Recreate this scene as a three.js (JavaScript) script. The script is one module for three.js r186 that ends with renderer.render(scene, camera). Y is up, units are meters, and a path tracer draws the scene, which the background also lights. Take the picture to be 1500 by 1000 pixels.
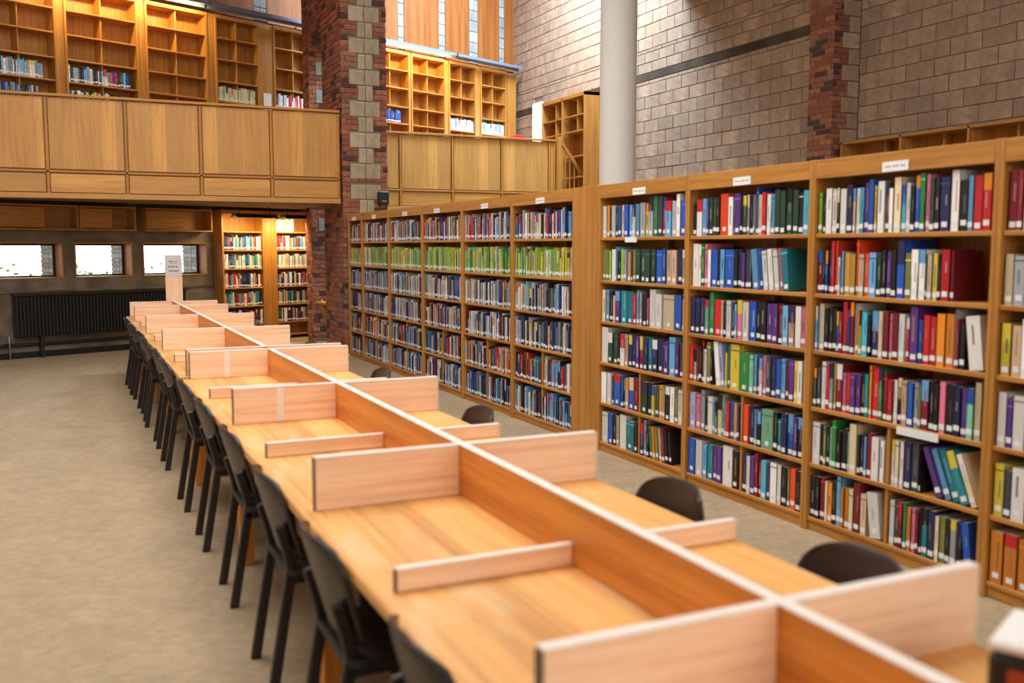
import * as THREE from 'three';
import { mergeGeometries } from 'three/addons/utils/BufferGeometryUtils.js';

// ---------------------------------------------------------------- camera, sky, large lights, exposure
const scene = new THREE.Scene();
const camera = new THREE.PerspectiveCamera(39.13, 1.5, 0.05, 120);
{
  const yaw = 24.9 * Math.PI / 180, pitch = 5.62 * Math.PI / 180;
  camera.position.set(0, 1.65, 0);
  camera.lookAt(Math.sin(yaw) * Math.cos(pitch), 1.65 - Math.sin(pitch), -Math.cos(yaw) * Math.cos(pitch));
  camera.focus = 13; camera.userData.fStop = 1.8;
}
const SKY = new THREE.Color(0.86, 0.93, 1.0);
scene.background = SKY; scene.backgroundIntensity = 9;
const renderer = new THREE.WebGLRenderer({ antialias: true });
renderer.toneMapping = THREE.LinearToneMapping;
renderer.toneMappingExposure = 0.48;
renderer.shadowMap.enabled = true;
// soft daylight: rooflights over the reading table, the tall bay at the back, and the glazed wall behind the photographer
const DAY = [
  // centre, size (w along x, h along z or y), facing, intensity, colour
  { at: [0.9, 6.32, -5.5], size: [5.2, 5.6], dir: [0, -1, 0], k: 9.5, c: [0.97, 0.98, 1.0] },
  { at: [1.4, 6.32, -11.3], size: [4.6, 2.6], dir: [0, -1, 0], k: 4.6, c: [0.97, 0.98, 1.0] },
  { at: [8.0, 8.5, -15.6], size: [2.4, 3.0], dir: [0, -1, 0], k: 115, c: [0.6, 0.8, 1.0] },
  { at: [3.2, 3.5, 4.35], size: [9.0, 3.4], dir: [0, 0, -1], k: 4.6, c: [0.97, 0.98, 1.0] },
];

// ---------------------------------------------------------------- helpers
let SEED = 20240607;
const rnd = () => { SEED = (SEED * 1664525 + 1013904223) >>> 0; return SEED / 4294967296; };
const rr = (a, b) => a + (b - a) * rnd();
const pick = (a) => a[Math.floor(rnd() * a.length)];
const V = (x, y, z) => new THREE.Vector3(x, y, z);
const used = new Map();
const numbered = (n) => { const k = used.get(n) || 0; used.set(n, k + 1); return k ? n + '_' + String(k).padStart(3, '0') : n; };

// periodic value noise
function noiseTable(seed, n = 64) { const t = new Float32Array(n * n); let s = seed >>> 0; for (let i = 0; i < n * n; i++) { s = (s * 1664525 + 1013904223) >>> 0; t[i] = s / 4294967296; } return t; }
function pnoise(t, x, y, px, py) {
  const xi = Math.floor(x), yi = Math.floor(y), fx = x - xi, fy = y - yi;
  const sx = fx * fx * (3 - 2 * fx), sy = fy * fy * (3 - 2 * fy);
  const w = (i, p) => ((i % p) + p) % p;
  const a = t[(w(yi, py) & 63) * 64 + (w(xi, px) & 63)], b = t[(w(yi, py) & 63) * 64 + (w(xi + 1, px) & 63)];
  const c = t[(w(yi + 1, py) & 63) * 64 + (w(xi, px) & 63)], d = t[(w(yi + 1, py) & 63) * 64 + (w(xi + 1, px) & 63)];
  return (a + (b - a) * sx) * (1 - sy) + (c + (d - c) * sx) * sy;
}
function tex(w, h, su, sv, fn, srgb = true) {
  const d = new Uint8Array(w * h * 4);
  for (let y = 0; y < h; y++) for (let x = 0; x < w; x++) {
    const c = fn(x / w, y / h), o = (y * w + x) * 4;
    d[o] = Math.max(0, Math.min(255, c[0])); d[o + 1] = Math.max(0, Math.min(255, c[1])); d[o + 2] = Math.max(0, Math.min(255, c[2])); d[o + 3] = 255;
  }
  const t = new THREE.DataTexture(d, w, h); t.wrapS = t.wrapT = THREE.RepeatWrapping; t.magFilter = THREE.LinearFilter; t.minFilter = THREE.LinearMipmapLinearFilter; t.generateMipmaps = true;
  if (srgb) t.colorSpace = THREE.SRGBColorSpace;
  t.repeat.set(1 / su, 1 / sv); t.needsUpdate = true; return t;
}
const mixc = (a, b, k) => [a[0] + (b[0] - a[0]) * k, a[1] + (b[1] - a[1]) * k, a[2] + (b[2] - a[2]) * k];
function wood(seed, base, dark, su = 1.6, sv = 0.8, streak = 1, boards = 0, patch = 0) {
  const T = noiseTable(seed), light = base.map((v) => Math.min(255, v * 1.06 + 5));
  return tex(512, 512, su, sv, (u, v) => {
    const bend = pnoise(T, u * 3, v * 4, 3, 4) * 0.05;
    const g1 = pnoise(T, u * 2, (v + bend) * 24, 2, 24), g2 = pnoise(T, u * 5 + 7, (v + bend) * 60, 5, 60), g3 = pnoise(T, u * 24, v * 62, 24, 62);
    let k = (g1 * 0.5 + g2 * 0.34 + g3 * 0.16);
    let c = mixc(light, dark, Math.max(0, Math.min(1, (k - 0.34) * 1.5 * streak)));
    if (boards) { const b = Math.floor(v * boards), m = (T[b * 7 + 3] - 0.5) * 0.16; c = c.map((q) => q * (1 + m)); }
    if (patch) { const p = pnoise(T, u * 6 + 3, v * 6, 6, 6) * 0.6 + pnoise(T, u * 13, v * 15, 13, 15) * 0.4; if (p > 0.6) c = mixc(c, [232, 196, 150], Math.min(1, (p - 0.6) * 5) * patch); }
    return c;
  });
}
const std = (o) => new THREE.MeshStandardMaterial({ roughness: 0.6, metalness: 0, ...o });
const rgb = (r, g, b) => new THREE.Color().setRGB(r / 255, g / 255, b / 255, THREE.SRGBColorSpace);

const oakTex = wood(11, [180, 122, 50], [142, 90, 30], 1.6, 0.8, 0.8);
const oakTex2 = wood(12, [198, 144, 74], [176, 120, 54], 1.4, 0.9, 0.8, 5);
const amberTex = wood(13, [218, 160, 90], [192, 126, 60], 1.7, 0.6, 0.8, 3, 0.5);
const beechTex = wood(14, [239, 199, 162], [223, 171, 130], 1.4, 0.5, 0.8);
const panelTex = wood(15, [156, 92, 38], [126, 68, 24], 2.2, 1.2, 0.9);
const midTex = wood(16, [214, 138, 54], [184, 106, 34], 2.0, 0.6, 1, 0);
const N1 = noiseTable(77), N2 = noiseTable(91);
const carpetTex = tex(1024, 1024, 2.6, 2.6, (u, v) => {
  const f = pnoise(N1, u * 60, v * 60, 60, 60) * 0.3 + pnoise(N2, u * 62 * 4 % 62, v * 62, 62, 62) * 0.2, c = pnoise(N2, u * 6, v * 9, 6, 9) * 0.6 + pnoise(N1, u * 17, v * 21, 17, 21) * 0.4;
  const s = N1[(Math.floor(u * 1024) * 131 + Math.floor(v * 1024) * 57) & 4095];
  const k = 0.82 + f * 0.22 + (c - 0.5) * 0.07 + (s - 0.5) * 0.2; return [190 * k, 165 * k, 130 * k];
});
const blockTex = tex(512, 512, 1.3, 1.3, (u, v) => {
  const s = N2[(Math.floor(u * 512) * 71 + Math.floor(v * 512) * 193) & 4095], c = pnoise(N1, u * 7, v * 7, 7, 7) * 0.6 + pnoise(N2, u * 25, v * 25, 25, 25) * 0.4;
  const k = 0.88 + (c - 0.5) * 0.26 + (s - 0.5) * 0.14; return [255 * k * 0.92, 255 * k * 0.92, 255 * k * 0.92];
});
const concreteTex = tex(512, 512, 2.4, 2.4, (u, v) => {
  const s = N2[(Math.floor(u * 512) * 71 + Math.floor(v * 512) * 193) & 4095], c = pnoise(N1, u * 5, v * 5, 5, 5) * 0.5 + pnoise(N2, u * 14, v * 19, 14, 19) * 0.5;
  const k = 0.8 + (c - 0.5) * 0.5 + (s - 0.5) * 0.1; return [156 * k, 138 * k, 116 * k];
});
const brickTex = tex(256, 256, 0.5, 0.5, (u, v) => { const s = N1[(Math.floor(u * 256) * 71 + Math.floor(v * 256) * 193) & 4095], c = pnoise(N1, u * 16, v * 16, 16, 16); const k = 0.78 + c * 0.3 + (s - 0.5) * 0.2; return [245 * k, 245 * k, 245 * k]; });

const M = {
  oak: std({ map: oakTex, roughness: 0.5 }), oakPanel: std({ map: oakTex2, roughness: 0.5 }),
  amber: std({ map: amberTex, roughness: 0.42 }), beech: std({ map: beechTex, roughness: 0.5 }), mid: std({ map: midTex, roughness: 0.45 }),
  wallPanel: std({ map: panelTex, roughness: 0.6 }),
  lip: std({ color: rgb(240, 226, 214), roughness: 0.5 }), endcap: std({ color: rgb(112, 92, 80), roughness: 0.6 }),
  carpet: std({ map: carpetTex, roughness: 1, bumpMap: carpetTex, bumpScale: 0.003 }),
  plaster: std({ color: rgb(206, 198, 186), roughness: 0.9 }), soffit: std({ color: rgb(150, 116, 74), roughness: 0.8 }),
  mortar: std({ color: rgb(140, 116, 98), roughness: 1 }), mortarBrick: std({ color: rgb(140, 118, 102), roughness: 1 }),
  concrete: std({ map: concreteTex, roughness: 0.9, bumpMap: concreteTex, bumpScale: 0.004 }),
  darkband: std({ map: concreteTex, color: rgb(170, 160, 150), roughness: 1, bumpMap: concreteTex, bumpScale: 0.01 }),
  white: std({ color: rgb(238, 234, 226), roughness: 0.55 }),
  column: std({ color: rgb(244, 241, 233), roughness: 0.7 }),
  chair: std({ color: rgb(46, 36, 33), roughness: 0.36 }), seat: std({ color: rgb(30, 28, 27), roughness: 0.6 }),
  black: std({ color: rgb(28, 28, 28), roughness: 0.5 }), radiator: std({ color: rgb(40, 38, 36), roughness: 0.42 }),
  metal: std({ color: rgb(150, 150, 152), metalness: 0.8, roughness: 0.35 }),
  trough: std({ color: rgb(120, 132, 148), roughness: 0.5, metalness: 0.2 }),
  book: std({ vertexColors: true, roughness: 0.5 }), paper: std({ color: rgb(226, 218, 200), roughness: 0.9 }), spineLabel: std({ color: rgb(238, 238, 236), roughness: 0.6 }),
  glass: new THREE.MeshPhysicalMaterial({ color: 0xffffff, transmission: 1, thickness: 0, roughness: 0.02, ior: 1.5 }),
  red: std({ color: rgb(196, 30, 36), roughness: 0.5 }), orangePanel: std({ color: rgb(168, 66, 26), roughness: 0.5 }),
  leaf: std({ color: rgb(206, 214, 130), roughness: 0.8 }), frameWood: std({ map: oakTex2, color: rgb(225, 205, 150), roughness: 0.5 }),
  lampWhite: new THREE.MeshStandardMaterial({ color: 0xffffff, emissive: new THREE.Color(1, 0.78, 0.42), emissiveIntensity: 4 }),
  opal: new THREE.MeshStandardMaterial({ color: 0xffffff, emissive: new THREE.Color(0.95, 0.98, 1), emissiveIntensity: 2, roughness: 0.4 }),
};
const blockMats = [[214, 180, 150], [206, 172, 144], [220, 186, 154], [200, 168, 140], [210, 178, 150], [216, 180, 146]].map((c) => std({ map: blockTex, color: rgb(...c), roughness: 0.95 }));
const quoinMats = [[230, 210, 176], [220, 200, 166], [236, 216, 184]].map((c) => std({ map: blockTex, color: rgb(...c), roughness: 0.95 }));
const paleMats = [[206, 206, 204], [194, 196, 198], [214, 212, 206]].map((c) => std({ map: blockTex, color: rgb(...c), roughness: 0.95 }));
const brickMats = [[182, 112, 82], [168, 100, 74], [194, 124, 88], [156, 98, 78], [98, 70, 62], [176, 120, 96]].map((c) => std({ map: brickTex, color: rgb(...c), roughness: 0.95 }));

// chamfered box, uv in metres, grain along axis g ('x' 'y' 'z')
function bx(w, h, d, x = 0, y = 0, z = 0, o = {}) {
  const c = Math.min(o.c ?? 0.003, w * 0.3, h * 0.3, d * 0.3), g = o.g ?? (w >= h && w >= d ? 'x' : h >= d ? 'y' : 'z');
  const H = [w / 2, h / 2, d / 2], P = [], Nn = [];
  const add = (pts, n) => { for (let i = 1; i < pts.length - 1; i++) for (const p of [pts[0], pts[i], pts[i + 1]]) { P.push(...p); Nn.push(...n); } };
  const orient = (pts, n) => { const a = V(...pts[0]), b = V(...pts[1]), e = V(...pts[2]); return b.sub(a).cross(e.sub(a)).dot(V(...n)) < 0 ? pts.slice().reverse() : pts; };
  const pt = (s, ax) => { const p = [0, 0, 0]; for (let i = 0; i < 3; i++) p[i] = s[i] * (H[i] - (i === ax ? 0 : c)); return p; };
  for (let ax = 0; ax < 3; ax++) for (const s of [-1, 1]) {
    const u = (ax + 1) % 3, v = (ax + 2) % 3, q = [[-1, -1], [1, -1], [1, 1], [-1, 1]].map(([a, b]) => { const k = [0, 0, 0]; k[ax] = s; k[u] = a; k[v] = b; return pt(k, ax); });
    const n = [0, 0, 0]; n[ax] = s; add(orient(q, n), n);
  }
  if (c > 0.0001) {
    for (let ax = 0; ax < 3; ax++) { const u = (ax + 1) % 3, v = (ax + 2) % 3; for (const a of [-1, 1]) for (const b of [-1, 1]) {
      const q = [[-1, u], [1, u], [1, v], [-1, v]].map(([e, f]) => { const k = [0, 0, 0]; k[ax] = e; k[u] = a; k[v] = b; return pt(k, f); });
      const n = [0, 0, 0]; n[u] = a * Math.SQRT1_2; n[v] = b * Math.SQRT1_2; add(orient(q, n), n); } }
    for (const a of [-1, 1]) for (const b of [-1, 1]) for (const e of [-1, 1]) { const n = [a, b, e].map((k) => k * 0.57735); add(orient([0, 1, 2].map((ax) => pt([a, b, e], ax)), n), n); }
  }
  const gi = { x: 0, y: 1, z: 2 }[g], U = [], ou = o.uv ? o.uv[0] : 0, ov = o.uv ? o.uv[1] : 0;
  for (let i = 0; i < P.length; i += 3) {
    const n = [Math.abs(Nn[i]), Math.abs(Nn[i + 1]), Math.abs(Nn[i + 2])], ax = n.indexOf(Math.max(...n)), rest = [0, 1, 2].filter((k) => k !== ax);
    const ua = rest.includes(gi) ? gi : rest[0], va = rest.find((k) => k !== ua); U.push(P[i + ua] + ou, P[i + va] + ov);
  }
  const G = new THREE.BufferGeometry();
  G.setAttribute('position', new THREE.Float32BufferAttribute(P, 3)); G.setAttribute('normal', new THREE.Float32BufferAttribute(Nn, 3)); G.setAttribute('uv', new THREE.Float32BufferAttribute(U, 2));
  if (o.r) G.applyMatrix4(new THREE.Matrix4().makeRotationFromEuler(new THREE.Euler(...o.r)));
  G.translate(x, y, z); return G;
}
const ruv = () => [rr(0, 5), rr(0, 5)];
const wb = (w, h, d, x, y, z, o = {}) => bx(w, h, d, x, y, z, { uv: ruv(), ...o });
const nonIdx = (g) => (g.index ? g.toNonIndexed() : g);
const join = (gs) => (gs.length === 1 ? gs[0] : mergeGeometries(gs.map(nonIdx)));
function mesh(name, gs, mat, parent) {
  const m = new THREE.Mesh(Array.isArray(gs) ? join(gs) : gs, mat); m.castShadow = m.receiveShadow = true;
  m.name = parent ? name : numbered(name); (parent || scene).add(m); return m;
}
const tag = (o, label, category, group, kind) => { if (label) o.userData.label = label; if (category) o.userData.category = category; if (group) o.userData.group = group; if (kind) o.userData.kind = kind; return o; };
function thing(name, label, category, at = [0, 0, 0], turn = 0, group) { const o = new THREE.Group(); o.name = numbered(name); o.position.set(...at); o.rotation.y = turn; scene.add(o); return tag(o, label, category, group); }
function struct(name, at = [0, 0, 0], turn = 0) { const o = new THREE.Group(); o.name = name; o.position.set(...at); o.rotation.y = turn; o.userData.kind = 'structure'; scene.add(o); return o; }
function structMesh(name, gs, mat) { const m = mesh(name, gs, mat); m.userData.kind = 'structure'; return m; }
function areaLight(at, size, dir, k, c, up) {
  const l = new THREE.RectAreaLight(new THREE.Color(...c), k, size[0], size[1]); l.position.set(...at);
  if (Math.abs(dir[1]) > 0.95) l.up.set(0, 0, 1);
  l.lookAt(at[0] + dir[0], at[1] + dir[1], at[2] + dir[2]); l.name = numbered('daylight'); l.castShadow = true; scene.add(l); return l;
}
// the back wall is turned by 23 degrees: s runs along it, off out of it
const WA = 23 * Math.PI / 180, WP = V(0.83, 0, -16.6), WT = V(Math.cos(WA), 0, -Math.sin(WA)), WN = V(Math.sin(WA), 0, Math.cos(WA));
const wp = (s, y, off = 0) => WP.clone().addScaledVector(WT, s).addScaledVector(WN, off).setY(y);

// ---------------------------------------------------------------- room shell
structMesh('floor', [bx(20, 0.2, 30, 5, -0.1, -9, { c: 0, g: 'z' })], M.carpet);
structMesh('wall_left', [bx(0.3, 9.4, 26, -4.15, 4.7, -8.2, { c: 0 })], M.plaster);
{ // glazed wall behind the photographer
  structMesh('wall_front', [bx(3, 6.6, 0.3, -2.8, 3.3, 4.65, { c: 0 }), bx(2.6, 6.6, 0.3, 9.0, 3.3, 4.65, { c: 0 }), bx(9, 1.8, 0.3, 3.2, 0.9, 4.65, { c: 0 }), bx(9, 1.4, 0.3, 3.2, 5.9, 4.65, { c: 0 })], M.plaster);
  const w = struct('window_1', [3.2, 3.5, 4.6]);
  mesh('glazing', [bx(9, 3.4, 0.01, 0, 0, 0, { c: 0 })], M.opal, w);
  mesh('frame', [bx(9, 0.08, 0.12, 0, 1.66, 0), bx(9, 0.08, 0.12, 0, -1.66, 0), ...[-4.46, -3, -1.5, 0, 1.5, 3, 4.46].map((x) => bx(0.07, 3.4, 0.12, x, 0, 0))], M.white, w);
}
const wallZ = (x) => -16.6 - Math.tan(WA) * (x - 0.83) + 0.02;
const slab = (x0, x1, zf, y, t) => { const sh = new THREE.Shape([[x0, -zf], [x1, -zf], [x1, -wallZ(x1)], [x0, -wallZ(x0)]].map((q) => new THREE.Vector2(...q))); return new THREE.ExtrudeGeometry(sh, { depth: t, bevelEnabled: false }).rotateX(-Math.PI / 2).translate(0, y, 0); };
structMesh('ceiling', [ // openings for the rooflights
  bx(2.25, 0.25, 18.2, -2.85, 6.6, -4.4, { c: 0 }), bx(6.5, 0.25, 18.2, 6.85, 6.6, -4.4, { c: 0 }),
  bx(5.4, 0.25, 7.3, 0.9, 6.6, 1.05, { c: 0 }), bx(5.4, 0.25, 1.5, 0.9, 6.6, -9.15, { c: 0 }), bx(5.4, 0.25, 1.0, 0.9, 6.6, -13.1, { c: 0 }),
  bx(10.3, 2.9, 0.2, 1.15, 7.9, -13.6, { c: 0 }), bx(3.5, 3.5, 0.2, 8.05, 7.6, -13.6, { c: 0 }), slab(-4.0, 6.7, -13.5, 8.62, 0.25), bx(2.9, 0.25, 0.5, 8.15, 8.75, -13.75, { c: 0 }), slab(6.7, 9.6, -17.2, 8.62, 0.25), bx(0.6, 0.25, 3.7, 9.55, 8.75, -15.4, { c: 0 }),
], M.plaster);
[[0.9, 6.5, -5.5, 5.4, 5.8, 4], [0.9, 6.5, -11.3, 5.4, 2.8, 2], [8.0, 8.68, -15.6, 2.6, 3.2, 2]].forEach(([x, y, z, w, d, n], i) => {
  const g = struct('window_' + (i + 2), [x, y, z]);
  mesh('diffuser', [bx(w, 0.02, d, 0, 0.1, 0, { c: 0 })], M.opal, g);
  const bars = [bx(w, 0.1, 0.06, 0, 0, d / 2), bx(w, 0.1, 0.06, 0, 0, -d / 2), bx(0.06, 0.1, d, w / 2, 0, 0), bx(0.06, 0.1, d, -w / 2, 0, 0)];
  for (let k = 1; k < n; k++) bars.push(bx(w, 0.1, 0.05, 0, 0.03, -d / 2 + d * k / n));
  mesh('frame', bars, M.white, g);
});
for (const d of DAY) areaLight(d.at, d.size, d.dir, d.k, d.c);

// ---- block masonry: boxes set in a course over a mortar bed, joints recessed
const geoCache = new Map();
function pieceGeo(w, h, d, variant) { const k = [w.toFixed(3), h.toFixed(3), d, variant].join(); if (!geoCache.has(k)) geoCache.set(k, bx(w, h, d, 0, 0, 0, { c: 0.004, g: 'x', uv: [variant * 0.37, variant * 0.61] })); return geoCache.get(k); }
// runs along local x in a group; rows: [y0, y1, kind]
function layBlocks(parent, x0, x1, rows, unit, mats, keep, holes = []) {
  const rest = [];
  rows.forEach(([y0, y1, off], r) => {
    let x = x0 - (off ?? (r % 2 ? unit / 2 : 0));
    while (x < x1 - 0.02) {
      const a = Math.max(x, x0), b = Math.min(x + unit, x1); x += unit;
      if (b - a < 0.04) continue;
      let segs = [[a, b]];
      for (const [hx0, hx1, hy0, hy1] of holes) if (y1 > hy0 + 0.02 && y0 < hy1 - 0.02) segs = segs.flatMap(([p, q]) => (q <= hx0 || p >= hx1 ? [[p, q]] : [[p, Math.min(q, hx0)], [Math.max(p, hx1), q]].filter(([m, n]) => n - m > 0.03)));
      for (const [p, q] of segs) {
        const w = q - p - 0.011, h = y1 - y0 - 0.011, cx = (p + q) / 2, cy = (y0 + y1) / 2, dz = rr(-0.003, 0.003);
        if (keep(cx, cy)) { const m = mesh('block', pieceGeo(w, h, 0.09, Math.floor(rnd() * 4)), pick(mats), parent); m.position.set(cx, cy, -0.045 + dz); }
        else rest.push(bx(w, h, 0.09, cx, cy, -0.045 + dz, { c: 0.004, g: 'x', uv: ruv() }));
      }
    }
  });
  if (rest.length) { const m = mesh('blocks', rest, mats[0], parent); m.userData.kind = 'stuff'; }
}
{ // right wall, far stretch: local x runs towards the camera (world +z), face looks to -x
  const wA = struct('wall_right', [9.45, 0, 0], -Math.PI / 2);
  const rows = []; let y = 4.5; while (y > 2.5) { rows.push([y - 0.211, y, (rows.length % 2) * 0.225]); y -= 0.211; }
  rows.push([4.5, 4.56, 0.1]);
  y = 4.70; let i = 0; while (y < 5.0) { rows.push([y, y + 0.172, (i++ % 2) * 0.225]); y += 0.172; }
  rows.push([y, y + 0.06, 0.15]); y += 0.06;
  while (y < 7.6) { rows.push([y, y + 0.211, (i++ % 2) * 0.225]); y += 0.211; }
  // the 300 blocks that show largest stay single
  layBlocks(wA, -20.4, -10.56, rows, 0.45, blockMats, (cx, cy) => (cy > 2.6 && cy < 5.9 && cx > -15.6 && !(cx > -12.4 && cy > 5.25)), [[-19.2, -18.78, 3.6, 4.75]]);
  mesh('concrete_band', [bx(8.2, 0.125, 0.1, -14.67, 4.63, -0.052, { c: 0.006 }), bx(1.18, 0.125, 0.1, -19.8, 4.63, -0.052, { c: 0.006 })], M.darkband, wA);
  mesh('mortar_bed', [bx(1.2, 7.2, 0.2, -19.8, 5.8 - 0.2, -0.115, { c: 0 }), bx(8.2, 7.2, 0.2, -14.68, 5.6, -0.115, { c: 0 }), bx(0.42, 1.6, 0.2, -18.99, 2.8, -0.115, { c: 0 }), bx(0.42, 4.45, 0.2, -18.99, 6.98, -0.115, { c: 0 }), bx(9.84, 2.0, 0.2, -15.48, 1.0, -0.115, { c: 0 })], M.mortar, wA);
  const wB = struct('wall_right_near', [9.86, 0, 0], -Math.PI / 2);
  const rb = []; y = 2.05; i = 0; while (y < 6.6) { rb.push([y, y + 0.2125, (i++ % 2) * 0.225 + 0.1]); y += 0.2125; }
  layBlocks(wB, -10.08, -4.6, rb, 0.45, blockMats, (cx, cy) => cx < -5.4 && cy < 5.2 && cy > 2.6);
  mesh('mortar_bed', [bx(15.0, 6.7, 0.2, -3.0, 3.35, -0.115, { c: 0 })], M.mortar, wB);
}
// brick and quoin faces, shared by the three piers: local x along the face, +z out
function brickFace(parent, x0, x1, y0, y1, hc, skip, single = true, u = 0.235) {
  const rest = [];
  let r = 0;
  for (let y = y0; y < y1 - 0.01; y += hc, r++) {
    let x = x0 - (r % 2 ? u / 2 : 0) - (r % 3 === 2 ? u / 4 : 0);
    while (x < x1 - 0.01) {
      let a = Math.max(x, x0), b = Math.min(x + u, x1); x += u;
      const cut = skip ? skip(y + hc / 2) : null;
      let segs = [[a, b]]; if (cut) segs = b <= cut[0] || a >= cut[1] ? segs : [[a, Math.min(b, cut[0])], [Math.max(a, cut[1]), b]];
      for (const [p, q] of segs) if (q - p > 0.03) {
        const w = q - p - 0.008, cx = (p + q) / 2, cy = y + hc / 2, dz = rr(-0.004, 0.002);
        if (single) { const m = mesh('brick', pieceGeo(+w.toFixed(2), hc - 0.009, 0.06, 0), pick(brickMats), parent); m.position.set(cx, cy, -0.03 + dz); }
        else { const m = Math.floor(rnd() * brickMats.length); (rest[m] ||= []).push(bx(w, hc - 0.009, 0.06, cx, cy, -0.03 + dz, { c: 0.003, uv: ruv() })); }
      }
    }
  }
  rest.forEach((gs, m) => { const o = mesh('bricks', gs, brickMats[m], parent); o.userData.kind = 'stuff'; });
}
const part = (name, parent, at, turn = 0) => { const g = new THREE.Group(); g.name = name; g.position.set(...at); g.rotation.y = turn; parent.add(g); return g; };
{ // brick pillar with a passage through it
  const p = thing('brick_pillar', 'tall red brick pillar with pale block quoins at the balcony end', 'pillar', [3.89, 0, -14.5]);
  mesh('core', [bx(0.70, 7.4, 1.16, 0.36, 3.7, -0.6, { c: 0 }), bx(0.70, 7.4, 0.42, 0.36, 3.7, -2.33, { c: 0 }), bx(0.70, 2.2, 0.94, 0.36, 6.3, -1.65, { c: 0 })], M.mortarBrick, p);
  const courses = []; // [y0, y1, wide]
  { let y = 2.606, w = 0; while (y > 1.7) { courses.push([y - 0.229, y, w % 2 === 0]); y -= 0.229; w++; } y = 2.689; w = 0; while (y < 6.6) { courses.push([y, y + 0.2345, w % 2 === 0]); y += 0.2345; w++; } }
  const cutAt = (yy) => { const c = courses.find(([a, b]) => yy > a && yy < b); return !c ? null : c[2] ? [0.122, 0.605] : [0.26, 0.497]; };
  const f = part('front_face', p, [0, 0, 0]);
  brickFace(f, 0, 0.72, 1.7, 5.8, 0.0782, cutAt, true);
  for (const [a, b, wide] of courses) if (a < 5.7) { const [c0, c1] = wide ? [0.122, 0.605] : [0.26, 0.497], hw = (c1 - c0) / 2;
    for (const k of [0, 1]) { const m = mesh('quoin_block', pieceGeo(hw - 0.01, b - a - 0.012, 0.08, k), pick(quoinMats), f); m.position.set(c0 + hw * (k + 0.5), (a + b) / 2, -0.038); } }
  const l = part('side_face', p, [0, 0, 0], -Math.PI / 2); // local x -> +z
  brickFace(l, -1.2, 0, 0, 5.1, 0.0782, null, false); brickFace(l, -2.55, 0, 5.1, 7.2, 0.0782, null, false); brickFace(l, -2.55, -2.1, 0, 5.1, 0.0782, null, false);
  const b = part('rear_pier_face', p, [0, 0, -2.1]);
  const cut2 = (yy) => { const c = courses.find(([a, e]) => yy > a && yy < e); return c && c[2] ? [0.12, 0.5] : null; };
  brickFace(b, 0, 0.45, 0.1, 5.1, 0.0782, cut2, false);
  for (const [a, e, wide] of courses) if (wide && a < 5) { const m = mesh('quoin_block', pieceGeo(0.37, e - a - 0.012, 0.08, 1), pick(paleMats), b); m.position.set(0.31, (a + e) / 2, -0.038); }
  // small oak ledge in the passage
  const s = thing('oak_ledge', 'small oak wall ledge with a sloping bracket in the brick passage', 'ledge', [3.95, 0.7, -16.05]);
  mesh('board', [wb(0.5, 0.035, 0.66, 0.2, 0, -0.05)], M.oak, s); mesh('bracket', [wb(0.035, 0.18, 0.3, 0.02, -0.1, -0.15, { g: 'y', r: [0.5, 0, 0] })], M.oak, s);
}
{ // brick pier where the right wall steps back
  const p = thing('brick_pier', 'red brick pier with toothed pale blocks where the block wall steps back', 'pier', [9.4, 0, -10.08]);
  mesh('core', [bx(0.455, 6.4, 0.44, 0.2375, 3.2, -0.24, { c: 0 })], M.mortarBrick, p);
  const f = part('front_face', p, [0, 0, 0], -Math.PI / 2); brickFace(f, -0.47, 0, 2.6, 5.6, 0.0708, null, true, 0.235);
  const e = part('end_face', p, [0, 0, 0]);
  const wide = (yy) => Math.floor((yy - 2.6) / 0.2125) % 2 === 0;
  brickFace(e, 0, 0.46, 2.6, 5.6, 0.0708, (yy) => (wide(yy) ? [0.16, 0.5] : [0.27, 0.5]), true, 0.235);
  for (let k = 0, y = 2.6; y < 5.6; y += 0.2125, k++) { const a = k % 2 === 0 ? 0.16 : 0.27, m = mesh('quoin_block', pieceGeo(0.455 - a, 0.2, 0.08, k % 3), pick(blockMats), e); m.position.set((a + 0.455) / 2, y + 0.106, -0.036); }
}
{ // round white column
  const c = thing('round_column', 'round white painted concrete column rising behind the bookcases', 'column', [6.6, 0, -10.95]);
  const pts = []; const R = 0.236; pts.push(new THREE.Vector2(R, 0)); for (let y = 1.5; y < 9.2; y += 1.5) { pts.push(new THREE.Vector2(R, y - 0.006), new THREE.Vector2(R - 0.003, y - 0.002), new THREE.Vector2(R - 0.003, y + 0.002), new THREE.Vector2(R, y + 0.006)); } pts.push(new THREE.Vector2(R, 6.9));
  mesh('shaft', new THREE.LatheGeometry(pts.filter((q) => q.y <= 6.9), 64), M.column, c);
  mesh('base_ring', new THREE.LatheGeometry([[0.27, 0], [0.27, 0.1], [0.24, 0.12]].map((q) => new THREE.Vector2(...q)), 48), M.column, c);
}
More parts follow.
